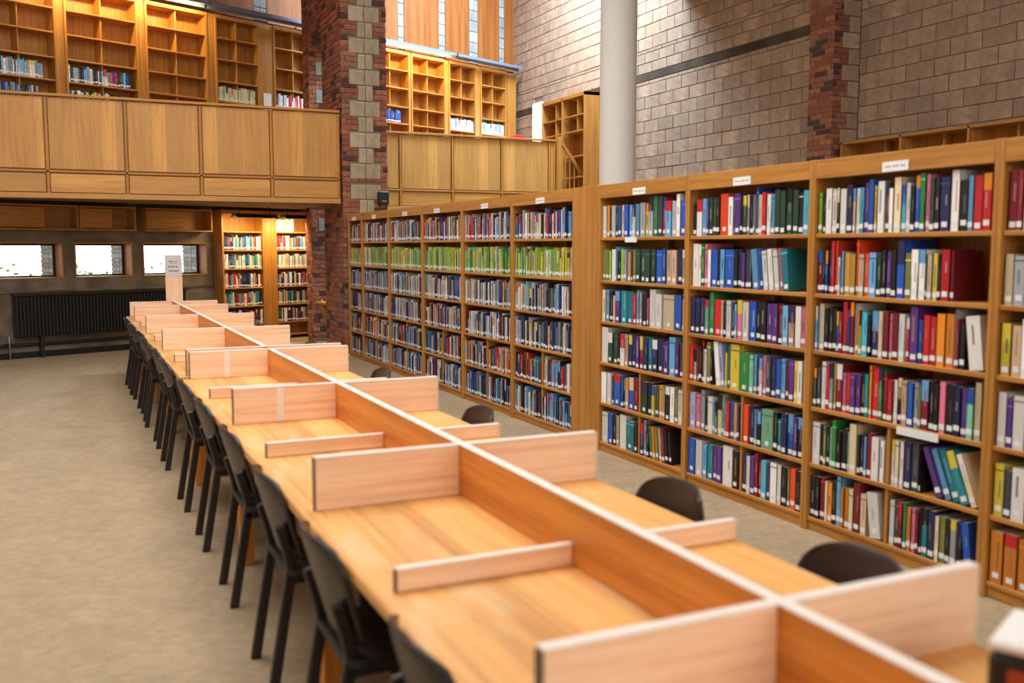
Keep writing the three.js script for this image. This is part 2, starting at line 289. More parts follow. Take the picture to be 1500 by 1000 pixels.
// ---------------------------------------------------------------- back wall (turned), lower storey
{
  const w = struct('wall_back', [WP.x, 0, WP.z], WA); // local x = s
  const H = [[-2.3, -0.92], [-0.75, 0.18], [0.35, 1.51]]; // window openings, y 1.17..1.72
  const gs = [bx(15.4, 1.17, 0.35, 1.9, 0.585, -0.175, { c: 0 }), bx(15.4, 0.98, 0.35, 1.9, 2.21, -0.175, { c: 0 }), bx(3.5, 0.55, 0.35, -4.05, 1.445, -0.175, { c: 0 }), bx(0.17, 0.55, 0.35, -0.835, 1.445, -0.175, { c: 0 }), bx(0.17, 0.55, 0.35, 0.265, 1.445, -0.175, { c: 0 }), bx(8.1, 0.55, 0.35, 5.56, 1.445, -0.175, { c: 0 })];
  mesh('concrete', gs, M.concrete, w);
  mesh('ledge', [bx(6.5, 0.03, 0.03, -1.5, 0.985, 0.012)], M.concrete, w);
  // upper storey: timber panels between pale block strips
  mesh('upper_backing', [bx(15.4, 6.7, 0.3, 1.9, 6.05, -0.2, { c: 0 })], M.mortar, w);
  const strips = [[-2.2, -2.0], [-0.6, -0.4], [0.4, 0.55], [1.55, 1.68], [2.56, 2.82], [3.7, 3.86], [4.8, 4.96], [5.9, 6.06], [7.03, 7.21], [7.94, 8.2], [8.89, 9.05]];
  let from = -5.25;
  for (const [a, b] of [...strips, [9.42, 9.5]]) { if (a - from > 0.1) { const m = mesh('timber_panel', [wb(a - from - 0.012, 3.6, 0.05, 0, 0, 0, { g: 'y' })], M.wallPanel, w); m.position.set((a + from) / 2, 7.4, -0.03); } from = b; }
  for (const [a, b] of strips) for (let k = 0, y = 5.62; y < 8.4; y += 0.225, k++) {
    const two = b - a > 0.22, n = two ? 2 : 1; for (let j = 0; j < n; j++) { const ww = (b - a) / n, m = mesh('pale_block', pieceGeo(ww - 0.008, 0.214, 0.07, k % 3), pick(paleMats), w); m.position.set(a + ww * (j + 0.5), y + 0.112, -0.045); } }
  H.forEach(([a, b], i) => {
    const g = struct('window_' + (i + 5), wp((a + b) / 2, 1.445, 0).toArray(), WA), W = b - a;
    mesh('frame', [wb(W, 0.022, 0.3, 0, 0.265, -0.14), wb(W, 0.022, 0.3, 0, -0.265, -0.14), wb(0.022, 0.51, 0.3, W / 2 - 0.011, 0, -0.14), wb(0.022, 0.51, 0.3, -W / 2 + 0.011, 0, -0.14)], M.frameWood, g);
    mesh('sash', [bx(W - 0.044, 0.03, 0.03, 0, 0.24, -0.26), bx(W - 0.044, 0.025, 0.03, 0, -0.24, -0.26), bx(0.035, 0.5, 0.03, W / 2 - 0.04, 0, -0.26), bx(0.03, 0.5, 0.03, -W / 2 + 0.037, 0, -0.26)], M.black, g);
    mesh('pane', [bx(W - 0.08, 0.46, 0.006, 0, 0, -0.26, { c: 0 })], M.glass, g);
  });
  // outside: brick piers and shrubs seen through the panes
  [[-0.86, 'beside the low window by the radiator valve'], [0.29, 'beside the middle low window'], [1.6, 'beside the low window behind the sign board']].forEach(([x, where]) => {
    const ext = thing('outside_buttress', 'pale brick buttress outdoors, ' + where, 'buttress', wp(x, 0, -0.8).toArray(), WA, 'buttresses outside the low windows');
    for (let y = 0.9, k = 0; y < 1.95; y += 0.075, k++) for (let h = 0; h < 2; h++) { const m = mesh('brick', pieceGeo(0.1, 0.066, 0.29, k % 3), paleMats[(k + h) % 3], ext); m.position.set(0.05, y, 0.26 - h * 0.3); }
    mesh('mortar_core', [bx(0.08, 1.95, 0.58, 0.055, 0.975, 0.11, { c: 0 })], paleMats[0], ext);
  });
  const lg = []; for (let i = 0; i < 900; i++) { const g = new THREE.PlaneGeometry(rr(0.04, 0.08), rr(0.03, 0.06)); g.rotateX(rr(-1, 1)); g.rotateY(rr(0, 6)); const a = rr(-2.6, 1.9); g.translate(a, rr(0.2, 1.25 + 0.12 * Math.sin(a * 5)), rr(-0.5, 0.5)); lg.push(g); }
  const sh = mesh('hedge', lg, M.leaf); sh.position.copy(wp(0, 0, -2.4)); sh.rotation.y = WA; tag(sh, 'pale leafy hedge growing outside the low windows', 'hedge', null, 'stuff');
  structMesh('ground_outside', [bx(16, 0.1, 8, 0, 0, 0, { c: 0 })], M.concrete).position.copy(wp(1, -0.05, -4.4)); scene.children[scene.children.length - 1].rotation.y = WA;
}
{ // radiator under the windows
  const r = thing('radiator', 'long black ribbed radiator below the low windows', 'radiator', wp(-0.35, 0, 0.1).toArray(), WA);
  mesh('body', [bx(2.74, 0.62, 0.05, 0, 0.625, 0)], M.radiator, r);
  const fins = []; for (let x = -1.34; x < 1.36; x += 0.052) fins.push(bx(0.03, 0.6, 0.05, x, 0.625, 0.045, { c: 0.012 }));
  mesh('fins', fins, M.radiator, r).userData.kind = 'stuff';
  mesh('top_rail', [bx(2.78, 0.03, 0.13, 0, 0.945, 0.02)], M.radiator, r);
  for (const x of [-0.99, 0.95]) mesh('leg', [bx(0.05, 0.32, 0.08, x, 0.16, 0.01)], M.radiator, r);
  mesh('valve', [new THREE.CylinderGeometry(0.022, 0.03, 0.1, 12).translate(-1.45, 0.3, 0.02), new THREE.CylinderGeometry(0.012, 0.012, 0.26, 10).translate(-1.45, 0.13, 0.02)], M.metal, r);
  const pipe = mesh('heating_pipe', [new THREE.CylinderGeometry(0.026, 0.026, 5.2, 16).rotateZ(Math.PI / 2)], M.radiator); pipe.position.copy(wp(-1.0, 0.2, 0.032)); pipe.rotation.y = WA; tag(pipe, 'dark heating pipe running along the wall below the radiator', 'pipe');
  const skirt = structMesh('baseboard_back', [bx(6, 0.09, 0.03, 0, 0.045, 0)], M.black); skirt.position.copy(wp(-1.4, 0, 0.02)); skirt.rotation.y = WA;
}
// oak boxes hung over the windows
[[-1.95, -0.8], [-0.78, 0.1], [0.28, 1.44]].forEach(([a, b], i) => {
  const W = b - a, t = thing('hanging_cupboard', ['wide open oak wall box over the first low window from the radiator valve', 'narrow open oak wall box over the middle low window', 'wide open oak wall box over the low window next to the lit bookcases'][i], 'wall box', wp((a + b) / 2, 1.9, 0.17).toArray(), WA);
  mesh('body', [wb(W, 0.022, 0.3, 0, 0.011, 0), wb(W, 0.022, 0.3, 0, 0.36, 0), wb(0.022, 0.34, 0.3, -W / 2 + 0.011, 0.19, 0), wb(0.022, 0.34, 0.3, W / 2 - 0.011, 0.19, 0)], M.oak, t);
  mesh('back', [wb(W - 0.04, 0.34, 0.02, 0, 0.19, -0.12)], M.oak, t);
  mesh('flap', [wb(W * 0.55, 0.3, 0.02, -W * 0.2, 0.185, 0.12)], M.oak, t);
});
// ---------------------------------------------------------------- gallery slabs and balcony fronts
{
  structMesh('floor_gallery', [slab(-4.0, 3.86, -14.53, 2.33, 0.3), slab(3.86, 9.44, -16.68, 2.33, 0.3)], M.soffit); }
function balcony(name, label, at, x0, x1, edges) {
  const b = thing(name, label, 'balcony', at);
  mesh('cap_rail', [wb(x1 - x0, 0.035, 0.09, (x0 + x1) / 2, 3.675, -0.02)], M.oak, b);
  mesh('bottom_board', [wb(x1 - x0, 0.07, 0.06, (x0 + x1) / 2, 2.34, -0.015)], M.oakPanel, b);
  mesh('backing', [bx(x1 - x0 - 0.01, 1.3, 0.03, (x0 + x1) / 2, 3.0, -0.065, { c: 0 })], M.oak, b);
  mesh('mid_rail', [wb(x1 - x0, 0.03, 0.045, (x0 + x1) / 2, 2.665, -0.02)], M.oak, b);
  for (let i = 0; i < edges.length - 1; i++) {
    const a = edges[i], e = edges[i + 1], w = e - a;
    const u = mesh('panel', [wb(w - 0.06, 0.945, 0.03, 0, 0, 0, { g: 'y' })], M.oakPanel, b); u.position.set((a + e) / 2, 3.17, -0.033);
    const l = mesh('lower_panel', [wb(w - 0.06, 0.25, 0.03, 0, 0, 0, { g: 'x' })], M.oakPanel, b); l.position.set((a + e) / 2, 2.513, -0.033);
    const s = mesh('stile', [wb(0.035, 1.28, 0.045, 0, 0, 0, { g: 'y' })], M.oak, b); s.position.set(e - (i === edges.length - 2 ? 0.02 : 0), 3.0, -0.02);
  }
  return b;
}
balcony('gallery_balcony', 'oak panelled balcony front reaching from the left wall to the brick pillar', [0, 0, -14.46], -4.0, 3.84, [-4.0, -3.15, -2.15, -1.15, -0.155, 0.835, 1.825, 2.82, 3.84]);
balcony('gallery_balcony', 'oak panelled balcony front set back behind the pillar, beside the stair', [0, 0, -16.6], 4.62, 8.62, [4.62, 5.51, 6.51, 7.5, 8.5, 8.62]);
{ // stair rail at the end of the balcony
  const t = thing('stair_handrail', 'sloping oak stair handrail with thin balusters beside the balcony end', 'handrail', [8.69, 2.65, -16.6]);
  mesh('newel', [wb(0.09, 1.1, 0.09, 0, 0.55, 0)], M.oak, t);
  const L = 1.75, ang = Math.atan2(0.8, 0.64);
  mesh('rail', [wb(L, 0.06, 0.05, 0.02 + Math.cos(ang) * L / 2, 1.04 - Math.sin(ang) * L / 2, 0, { g: 'x', r: [0, 0, -ang] })], M.oak, t);
  for (let k = 1; k < 8; k++) { const x = 0.05 + k * 0.1, top = 1.04 - Math.tan(ang) * x; mesh('baluster', [new THREE.CylinderGeometry(0.011, 0.011, top + 1.1, 10).translate(x, (top - 1.1) / 2, 0)], M.oak, t); }
}
// ---------------------------------------------------------------- bookcases
const SH = [1.725, 1.385, 1.06, 0.73, 0.4, 0.08]; // shelf tops of the long run
const BD = 0.32, BX = 3.88 + BD / 2;
const labelTex = (() => { const c = document.createElement('canvas'); c.width = 128; c.height = 40; const g = c.getContext('2d'); g.fillStyle = '#f4f2ee'; g.fillRect(0, 0, 128, 40); g.fillStyle = '#9aa0b4'; for (let i = 0, x = 12; x < 112; i++) { const w = 4 + (i * 7) % 9; g.fillRect(x, 16, w, 8); x += w + 3 + (i % 3 === 2 ? 7 : 0); } const t = new THREE.CanvasTexture(c); t.colorSpace = THREE.SRGBColorSpace; return t; })();
const labelMat = std({ map: labelTex, roughness: 0.5 });
function plate(w, h) { const g = new THREE.BoxGeometry(w, h, 0.006); return g; }
function bookcase(z0, z1, label, header) {
  const W = z1 - z0, t = thing('oak_bookcase', label, 'bookcase', [BX, 0, (z0 + z1) / 2], -Math.PI / 2, 'long run of oak bookcases');
  for (const s of [-1, 1]) mesh('upright', [wb(0.026, 2.14, BD, s * (W / 2 - 0.013), 1.07, 0, { g: 'y' })], M.oak, t);
  mesh('back_panel', [wb(W - 0.05, 2.06, 0.012, 0, 1.06, -BD / 2 + 0.008, { g: 'y' })], M.oak, t);
  mesh('plinth', [wb(W - 0.052, 0.055, 0.02, 0, 0.0275, BD / 2 - 0.03)], M.oak, t);
  const hd = mesh('header', [wb(W - 0.052, 0.105, 0.022, 0, 2.085, BD / 2 - 0.011), wb(W - 0.052, 0.02, BD - 0.04, 0, 2.125, -0.01)], M.oak, t);
  if (header !== undefined) { const p = mesh('label_holder', plate(0.17, 0.05), labelMat, hd); p.position.set(header, 2.062, BD / 2 + 0.004); p.rotation.z = 0.01; }
  SH.forEach((y, r) => {
    const sf = mesh('shelf', [wb(W - 0.052, 0.024, BD - 0.02, 0, y - 0.012, 0)], M.oak, t);
    if (W > 1) {
      const top = r ? SH[r - 1] - 0.024 : 2.03;
      if (r >= 4) mesh('divider', [wb(0.02, top - y, BD - 0.03, 0, (y + top) / 2, -0.005, { g: 'y' })], M.oak, t);
      else mesh('divider', [wb(0.03, top - y, 0.05, 0, (y + top) / 2, -BD / 2 + 0.045, { g: 'y' })], M.oak, t);
    }
    sf.userData.row = undefined; delete sf.userData.row;
  });
  return t;
}
const NEAR = [-6.724, -5.51, -4.295, -3.085, -1.875, -0.66], FAR = [-7.135, -8.375, -9.65, -10.93, -12.24, -13.5, -14.22];
const ord = ['first', 'second', 'third', 'fourth', 'fifth', 'sixth'];
const bays = [];
for (let i = 0; i < 5; i++) bays.push({ z0: NEAR[i], z1: NEAR[i + 1], t: bookcase(NEAR[i], NEAR[i + 1], 'oak bookcase of library books, ' + ord[i] + ' bay from wide oak post, away from pillar', [0.0, -0.02, 0.0, 0.06, 0][i]), side: 'near', i });
for (let i = 0; i < 6; i++) bays.push({ z0: FAR[i + 1], z1: FAR[i], t: bookcase(FAR[i + 1], FAR[i], i === 5 ? 'narrow half-width oak bookcase of library books up against the brick pillar' : 'oak bookcase of library books, ' + ord[i] + ' bay from wide oak post, towards brick pillar', [0, 0, -0.1, 0.05, 0, 0][i]), side: 'far', i });
{ const f = thing('oak_post', 'wide plain oak post between the two stretches of bookcases', 'post', [BX, 0, (FAR[0] + NEAR[0]) / 2], -Math.PI / 2);
  mesh('front_board', [wb(NEAR[0] - FAR[0] - 0.004, 2.14, 0.03, 0, 1.07, BD / 2 - 0.015, { g: 'y' })], M.oak, f);
  mesh('carcass', [wb(NEAR[0] - FAR[0] - 0.006, 2.13, BD - 0.04, 0, 1.065, -0.016, { g: 'y' })], M.oak, f); }
// price-strip style labels clipped on shelf edges: [bay, row, x, w]
for (const [b, r, x, w, dy] of [[0, 0, -0.12, 0.16, -0.02], [2, 3, 0.2, 0.26, -0.025], [1, 1, 0.3, 0.03, 0.04]]) { if (w < 0.05) continue; const p = mesh('shelf_label', plate(w, 0.04), M.spineLabel, bays[b].t); p.position.set(x, SH[r] + dy, BD / 2 - 0.004); }

// ---- books. one token per book: colour letter, thickness digit, height digit, then ! leaning
const COL = { w: [[236, 232, 226], 'white'], c: [[226, 208, 168], 'cream'], k: [[34, 30, 32], 'black'], d: [[70, 74, 84], 'charcoal'], n: [[40, 42, 88], 'navy'], b: [[34, 84, 176], 'royal blue'], s: [[104, 166, 214], 'sky blue'], t: [[28, 132, 146], 'teal'], q: [[80, 180, 206], 'turquoise'], g: [[46, 130, 66], 'green'], G: [[42, 72, 58], 'bottle green'], l: [[146, 190, 60], 'lime green'], y: [[222, 200, 66], 'yellow'], a: [[196, 148, 60], 'mustard'], o: [[232, 140, 40], 'orange'], x: [[232, 74, 26], 'vermilion'], r: [[206, 36, 44], 'red'], m: [[130, 30, 44], 'maroon'], p: [[222, 120, 150], 'pink'], P: [[92, 56, 132], 'purple'], v: [[170, 170, 214], 'lavender'], B: [[110, 70, 44], 'brown'], e: [[206, 172, 140], 'tan'], z: [[160, 164, 168], 'grey'], i: [[130, 196, 160], 'mint green'], h: [[130, 134, 70], 'olive'] };
const ROWS = {
  0: ['w46 o36 k15 z46 G25 b36 e36 b46 s36 w36 s36 z56 y36 z49 g39 d49 r28 s56 z46 w39 b46', 'h36 h36 l25 w46 s17 k35 l36 z36 e35 m15 h36 G46 G46 G46 G46 b56 b36 e46 e46 n46 z26', 'c36 s36 k36 e24 P46 t56 t56 r36 s27 z26 k46 p14 w58 w56 c86 b56 e25', 'w68 G46 G46 k25 w46 e36 n36 n36 P36 m36 n46 t36 n46 n46 P46 s58 P36 d36', 'w56 w46 k25 b66 b26 n15 e36 b46 m46 | G66 k46 y35 d35 a46 e25 k46 w46 h36 w46', 'k15 w66 b46 k36 e36 w67 t75 k36 | n46 v38 k36 g36! o36! h36! e36! m46! k36! k36!'],
  1: ['k34 w56 s46 P25 G36 G36 k36 x77 w46 y12 P57 k25 G36 z26 k36 z16 b29 e36 r37 w36 s36 G47 G47 G47 G47 k36 q46', 'w68 w38 g38 p38 w36 b66 k27 s46 b86 k36 n36 P35 d36 d26 s56! b26! w46! w46! w46! p27! t56!', 'n46 n46 n46 i35 g49 r66 c26 k25 w46 n25 s25 p46 w56 b56 k36 k46 P46 P46 m36 s46 e46 w46 p35', 'r46 e35 m25 k36 m29 w35 h48 k25 w59! v48! y25 t28 y99 g96 i46 s36 P25 w35 p36 d46 n46 b46 s46 m25 P46 y36 w46', 'v66 p56 z48 k25 w56 s25 h25 c48 i26 z26 r36 b36 a36 P25 | x46 n46 s25 k35 i96 k36 t34 n46 b46 P36 k46', 'b56 w56 s35 t46 P36 P36 w77 k46 | n36 w36 P36 m38 r25 q46 P25 w56 w36 k46 h26 x46 k46'],
  2: ['l35 k25 w56 w46 k26 w56 n57 e26 w36 q36 P37 b48 y26 w57 B37 w35 c58 q36 w36 k35 b38 g39 p38 d37 k37 n67 w59 k56 s37 r57 r57', 'm46 k26 b26 k26 r39 x29 w24 s26 a45 a45 x29 e45 x35 s55 G35 k36 P36 k36 b59 h45 w46 w46 g15 c35 y35 k25 r56 m26 _9 _9', 's26 c47 k36 k36 k36 b25 m35 r39 b26 m39 w18 o26 l26 q46 k25 n56 c36 m46 p26 m46 w46 r25 P59 b35 r46 r46 o57 o57 w19 m26 k35 w87!', 'd35 d35 w47 r36 z37 a27 m57 p35 r35 P45 P45 k35 t35 o28 r58 g38 m37 r45 w35 k36 e45 b45 z35 h25 m56 k36 k36 p47 k56 n46 P46 i46 c48', 'w66 k25 h25 k25 i25 g38 k35 k46 i25 c58 k25 n25 s25 m36 w55 w35 | w36 c36 w36 n56 d56 k16 _3 P47! s47! t57! t57! c47!', 'k36 k36 m36 c25 o35 k36 s39 o25 o35 c35 m48 e45 w76! | w46 d36 m36 g36 o35 p35 m25 k25 t46 n56 c35 h45 k35 z45 k35 b56! _2'],
  3: ['m37 m27 w36 a36 i26 e35 w46 n35 w46 b36 r36 k46 w46 g36 e46 m36 w46 n36 s36 w46 z46 r36', 'c35 z45 v46 w58 e35 k36 w46 r36 n36 w46 t36 w46 k36 e46 b46 m36 w46 s36 g36 w46', 'y36 e35 w37 w37 y26 w36 k46 w46 r36 b46 e36 w46 g36 n46 w46 p36 s36 k46 w46', 'w36 P25 w46 w46 m35 a35 e35 n36 k46 w46 r46 t36 w46 e36 b46 k36 w46 m46 s36 z46', 'y36 d25 w46 q36 e36 k26 a46 m36 w36 | n46 w46 r36 k46 e36 b46 w46 g36 m46', 'o46 o46 o46 o46 w36 w36 w36 w36 k36 | w46 n36 r46 w46 e36 k46 b36 w46'],
};
const farPal = ['cweznbkmsrw', 'llyyillycgw', 'wGzkesbwnzc', 'nmkzewGbcvw', 'nsbmewcokrt', 'wknbvswzeGm'];
const palOf = { far: farPal };
function shade(c, k) { return new THREE.Color().setRGB(...c.map((v) => Math.max(0, Math.min(255, v * k)) / 255), THREE.SRGBColorSpace); }
function paint(g, col) { const n = g.attributes.position.count, a = new Float32Array(n * 3); for (let i = 0; i < n; i++) { a[i * 3] = col.r; a[i * 3 + 1] = col.g; a[i * 3 + 2] = col.b; } g.setAttribute('color', new THREE.BufferAttribute(a, 3)); g.deleteAttribute('uv'); return nonIdx(g); }
const B = (w, h, d, x, y, z) => new THREE.BoxGeometry(w, h, d).translate(x, y, z);
function bookGeo(w, h, d, letter, simple) {
  const base = COL[letter][0], k = rr(0.86, 1.12), col = shade(base, k), t = 0.003, lum = base[0] * 0.3 + base[1] * 0.6 + base[2] * 0.1;
  const two = rnd(), alt = two < 0.22 ? shade(COL[pick('wcknbrsyo'.split(''))][0], 1) : shade(base, lum > 140 ? 0.6 : 1.7);
  const cover = [];
  { cover.push(paint(B(t, h, d, -w / 2 + t / 2, h / 2, 0), col), paint(B(t, h, d, w / 2 - t / 2, h / 2, 0), col)); }
  const split = two < 0.16 ? rr(0.55, 0.8) : 0; // two-tone spine
  if (split) { cover.push(paint(B(w, h * split, t, 0, h * split / 2, d / 2 - t / 2), col), paint(B(w, h * (1 - split), t, 0, h * (1 + split) / 2, d / 2 - t / 2), alt)); }
  else cover.push(paint(B(w, h, t, 0, h / 2, d / 2 - t / 2), col));
  if (w > 0.018 && rnd() < 0.7) { const th = h * rr(0.18, 0.5), tw = Math.min(0.011, w * rr(0.1, 0.3)), kk = rr(0.25, 0.7), tc = lum > 140 ? mixc(base, pick([[60, 56, 70], [150, 40, 50], [40, 70, 140], [90, 90, 96]]), kk) : mixc(base, pick([[225, 218, 200], [210, 180, 90], [200, 200, 205]]), kk); cover.push(paint(B(tw, th, 0.0012, w * rr(-0.15, 0.15), h * rr(0.5, 0.66), d / 2 + 0.0004), shade(tc, 1))); }
  if (rnd() < 0.25) cover.push(paint(B(w + 0.0004, h * 0.03, 0.0012, 0, h * rr(0.84, 0.92), d / 2 + 0.0004), alt));
  const pages = B(w - 2 * t, h - 0.006, d - 0.006, 0, h / 2, -0.003), lw = Math.min(w * 0.86, 0.032), ly = rr(0.012, 0.03);
  const lab = B(lw, 0.026, 0.0012, 0, ly + 0.013, d / 2 + 0.0006);
  return { cover, pages, lab };
}
const all = [];
function shelve(frame, x0, x1, y, zf, tokens, info) {
  let toks = tokens.map((t) => ({ l: t[0], w: +t[1], h: +(t[2] ?? 0), lean: t.endsWith('!') }));
  const total = toks.reduce((s, t) => s + t.w * 0.0078 + 0.0012 + (t.lean ? 0.018 : 0), 0), space = x1 - x0 - 0.012, k = Math.min(2.3, space / total);
  let x = x0 + 0.006; const row = [];
  for (const t of toks) {
    const w = Math.max(0.008, t.w * 0.0078 * k - 0.0006); if (t.l === '_') { x += w + 0.001; continue; }
    const h = Math.min(info.max, 0.143 + t.h * 0.0172 + rr(-0.006, 0.006)), d = Math.min(0.235, 0.13 + t.h * 0.008 + rr(-0.01, 0.02)), a = t.lean ? (info.i === 2 && info.r === 4 ? 0.4 : 0.13) : 0;
    const th = t.lean && x === x0 ? 0 : a; if (th) x += h * Math.sin(th) * (row.length && row[row.length - 1].a ? 0 : 0.8);
    row.push({ ...info, frame, l: t.l, w, h, d, a: th, x: x + w / 2, y, z: zf - d / 2 - rr(0.0, 0.012), tall: t.h }); x += w / Math.cos(th) + 0.0012 * k + (th ? 0.003 : 0);
  }
  row.forEach((b, i) => { b.prev = row[i - 1]; b.next = row[i + 1]; all.push(b); });
}
const clear = (r) => (r ? SH[r - 1] - 0.024 : 2.03) - SH[r] - 0.012;
for (const b of bays) {
  const W = b.z1 - b.z0 - 0.056;
  for (let r = 0; r < 6; r++) {
    let s = b.side === 'near' ? (ROWS[b.i] ? ROWS[b.i][r] : null) : null;
    if (!s) { const pal = b.side === 'near' ? 'wknrbemsgtwz' : farPal[r]; const gen = (W0) => { let o = [], q = 0; while (q < W0) { const w = Math.floor(rr(2, 6)); o.push(pick(pal.split('')) + w + Math.floor(rr(4, 8))); q += w * 0.0078 + 0.002; } return o.join(' '); }; s = r >= 4 && W > 1 ? gen(W / 2 - 0.04) + ' | ' + gen(W / 2 - 0.05) : gen(W - 0.06); }
    const halves = s.split('|'), info = { side: b.side, i: b.i, r, max: clear(r) };
    if (halves.length === 2) { shelve(b.t, -W / 2, -0.012, SH[r], BD / 2 - 0.02, halves[0].trim().split(/\s+/), info); shelve(b.t, 0.012, W / 2, SH[r], BD / 2 - 0.02, halves[1].trim().split(/\s+/), info); }
    else shelve(b.t, -W / 2, W / 2, SH[r], BD / 2 - 0.02, halves[0].trim().split(/\s+/), info);
  }
}
// ---- bookcases in the turned back wall's frame: shelves upstairs and downstairs
function wallCase(name, label, s0, s1, ys, base, top, group, opt = {}) {
  const W = s1 - s0, D = 0.29, t = thing(name, label, 'bookcase', wp((s0 + s1) / 2, base, D / 2 + 0.01).toArray(), WA, group), mat = opt.mat || M.oak;
  for (const s of [-1, 1]) mesh('upright', [wb(0.035, top - base, D, s * (W / 2 - 0.0175), (top - base) / 2, 0, { g: 'y' })], mat, t);
  mesh('back_panel', [wb(W - 0.06, top - base - 0.03, 0.012, 0, (top - base) / 2, -D / 2 + 0.01, { g: 'y' })], mat, t);
  mesh('top_board', [wb(W, 0.06, D + 0.01, 0, top - base - 0.03, 0.004)], mat, t);
  ys.forEach((y, i) => { mesh('shelf', [wb(W - 0.07, 0.024, D - 0.02, 0, y - base - 0.012, 0)], mat, t);
    const up = (i ? ys[i - 1] - 0.024 : top - 0.06); if (opt.div !== false) mesh('divider', [wb(0.022, up - y, D - 0.05, opt.dx ?? 0, (up + y) / 2 - base, -0.02, { g: 'y' })], mat, t); });
  return t;
}
const GY = [5.14, 4.79, 4.43, 4.1, 3.75, 3.4, 3.05], GT = 5.5, GB = 2.64;
const gal = [
  [-3.2, -2.1, 'empty and half-filled oak gallery bookcase nearest the left wall'], [-2.06, -1.0, 'oak gallery bookcase with two rows of pale books, left of a wide upright'], [-0.88, 0.26, 'oak gallery bookcase with a long row of mixed books under three empty shelves'],
  [0.38, 1.46, 'empty oak gallery bookcase brightly lit from above'], [1.6, 2.46, 'narrow oak gallery bookcase with cream books beside a white notice'], [2.74, 3.6, 'oak gallery bookcase partly hidden by the brick pillar'],
  [4.95, 5.93, 'oak gallery bookcase with leaning blue books behind the pillar'], [5.97, 6.92, 'empty oak gallery bookcase lit gold at the top, above the balcony'], [7.02, 7.83, 'oak gallery bookcase with a row of white books over the balcony'], [7.97, 8.8, 'last oak gallery bookcase before the block wall, with white books'],
].map(([a, b, l]) => ({ a, b, t: wallCase('gallery_bookcase', l, a, b, GY, GB, GT, 'gallery bookcases', { dx: (b - a) * 0.0 }) }));
for (let i = 0; i < gal.length - 1; i++) { const a = gal[i].b, b = gal[i + 1].a; if (i === 5 || b - a < 0.02) continue; const p = mesh('oak_pilaster', [wb(b - a - 0.004, GT - GB, 0.26, 0, (GT - GB) / 2, 0, { g: 'y' })], M.oak); p.position.copy(wp((a + b) / 2, GB, 0.15)); p.rotation.y = WA; tag(p, ['plain oak pilaster next to the left wall gallery bookcase', 'plain oak pilaster between two half-filled gallery bookcases', 'plain oak pilaster beside the empty lit gallery bookcase', 'slim oak pilaster between empty and cream-book gallery bookcases', 'wide oak pilaster carrying a white notice on the gallery', '', 'thin oak pilaster beside the gold lit gallery bookcase', 'slim oak pilaster between gold lit and white-book bookcases', 'oak pilaster between the two gallery bookcases with white books'][i], 'pilaster'); }
{ const p = mesh('oak_end_panel', [wb(0.28, GT - GB - 0.1, 0.3, 0, (GT - GB) / 2, 0, { g: 'y' })], M.oak); p.position.copy(wp(8.96, GB, 0.16)); p.rotation.y = WA; tag(p, 'plain oak end panel closing the gallery shelves at the block wall', 'panel');
  const n = mesh('notice', plate(0.16, 0.3), M.white); n.position.copy(wp(2.6, 4.17, 0.29)); n.rotation.y = WA; tag(n, 'white paper notice fixed to the gallery pilaster', 'notice'); }
const rowOf = (pal, n, h0 = 4, h1 = 7) => { const o = []; for (let i = 0; i < n; i++) o.push(pick(pal.split('')) + Math.floor(rr(2, 5)) + Math.floor(rr(h0, h1))); return o; };
const gfill = (g, row, pal, f0, f1, n) => { const W = g.b - g.a - 0.08; shelve(g.t, -W / 2 + W * f0, -W / 2 + W * f1, GY[row] - GB, 0.125, rowOf(pal, n), { side: 'gallery', i: 9, r: row, max: 0.29 }); };
gfill(gal[1], 3, 'ksszwvwz', 0.0, 0.85, 26); gfill(gal[1], 4, 'wsnbkwz', 0, 0.8, 24); gfill(gal[2], 3, 'nwGdtrwkbswz', 0, 0.92, 26); gfill(gal[2], 4, 'rwknwb', 0, 0.8, 22);
gfill(gal[4], 3, 'cwcwzlc', 0, 0.95, 22); gfill(gal[5], 3, 'rwbwkw', 0, 0.95, 22); gfill(gal[6], 3, 'bdbn', 0.35, 0.8, 10); gfill(gal[8], 3, 'wwwvw', 0, 0.98, 22); gfill(gal[9], 3, 'wwwsw', 0, 0.98, 22); gfill(gal[0], 3, 'wkzs', 0, 0.9, 20);
// downstairs, lit by two reflector lamps
const LY = [1.92, 1.6, 1.28, 0.95, 0.63, 0.31, 0.08];
const low = [[1.62, 2.46, 'lamp-lit oak bookcase under the gallery, next to the low windows'], [2.68, 3.5, 'lamp-lit oak bookcase under the gallery, beside the brick passage']].map(([a, b, l]) => ({ a, b, t: wallCase('alcove_bookcase', l, a, b, LY, 0, 2.28, 'bookcases under the gallery', { div: false }) }));
{ const p = mesh('oak_pilaster', [wb(0.215, 2.28, 0.29, 0, 1.14, 0, { g: 'y' })], M.oak); p.position.copy(wp(2.57, 0, 0.155)); p.rotation.y = WA; tag(p, 'broad oak pilaster between the two lamp-lit bookcases under the gallery', 'pilaster'); }
low.forEach((g, gi) => LY.slice(0, 6).forEach((y, r) => { const W = g.b - g.a - 0.08; if (r === 0 && gi === 0) { return; } shelve(g.t, -W / 2, r === 0 ? W * 0.02 : W / 2, y, 0.13, rowOf(['wwwsc', 'wbsnorwy', 'wtGezbwc', 'nzemkwbr', 'kzrtcGe', 'neGwkm'][r], r === 0 ? 12 : 24), { side: 'low', i: 9, r, max: 0.28 }); }));
{ const W = low[0].b - low[0].a - 0.08; shelve(low[0].t, -W / 2, W / 2, 1.6, 0.13, [], { side: 'low', i: 9, r: 1, max: 0.28 }); }

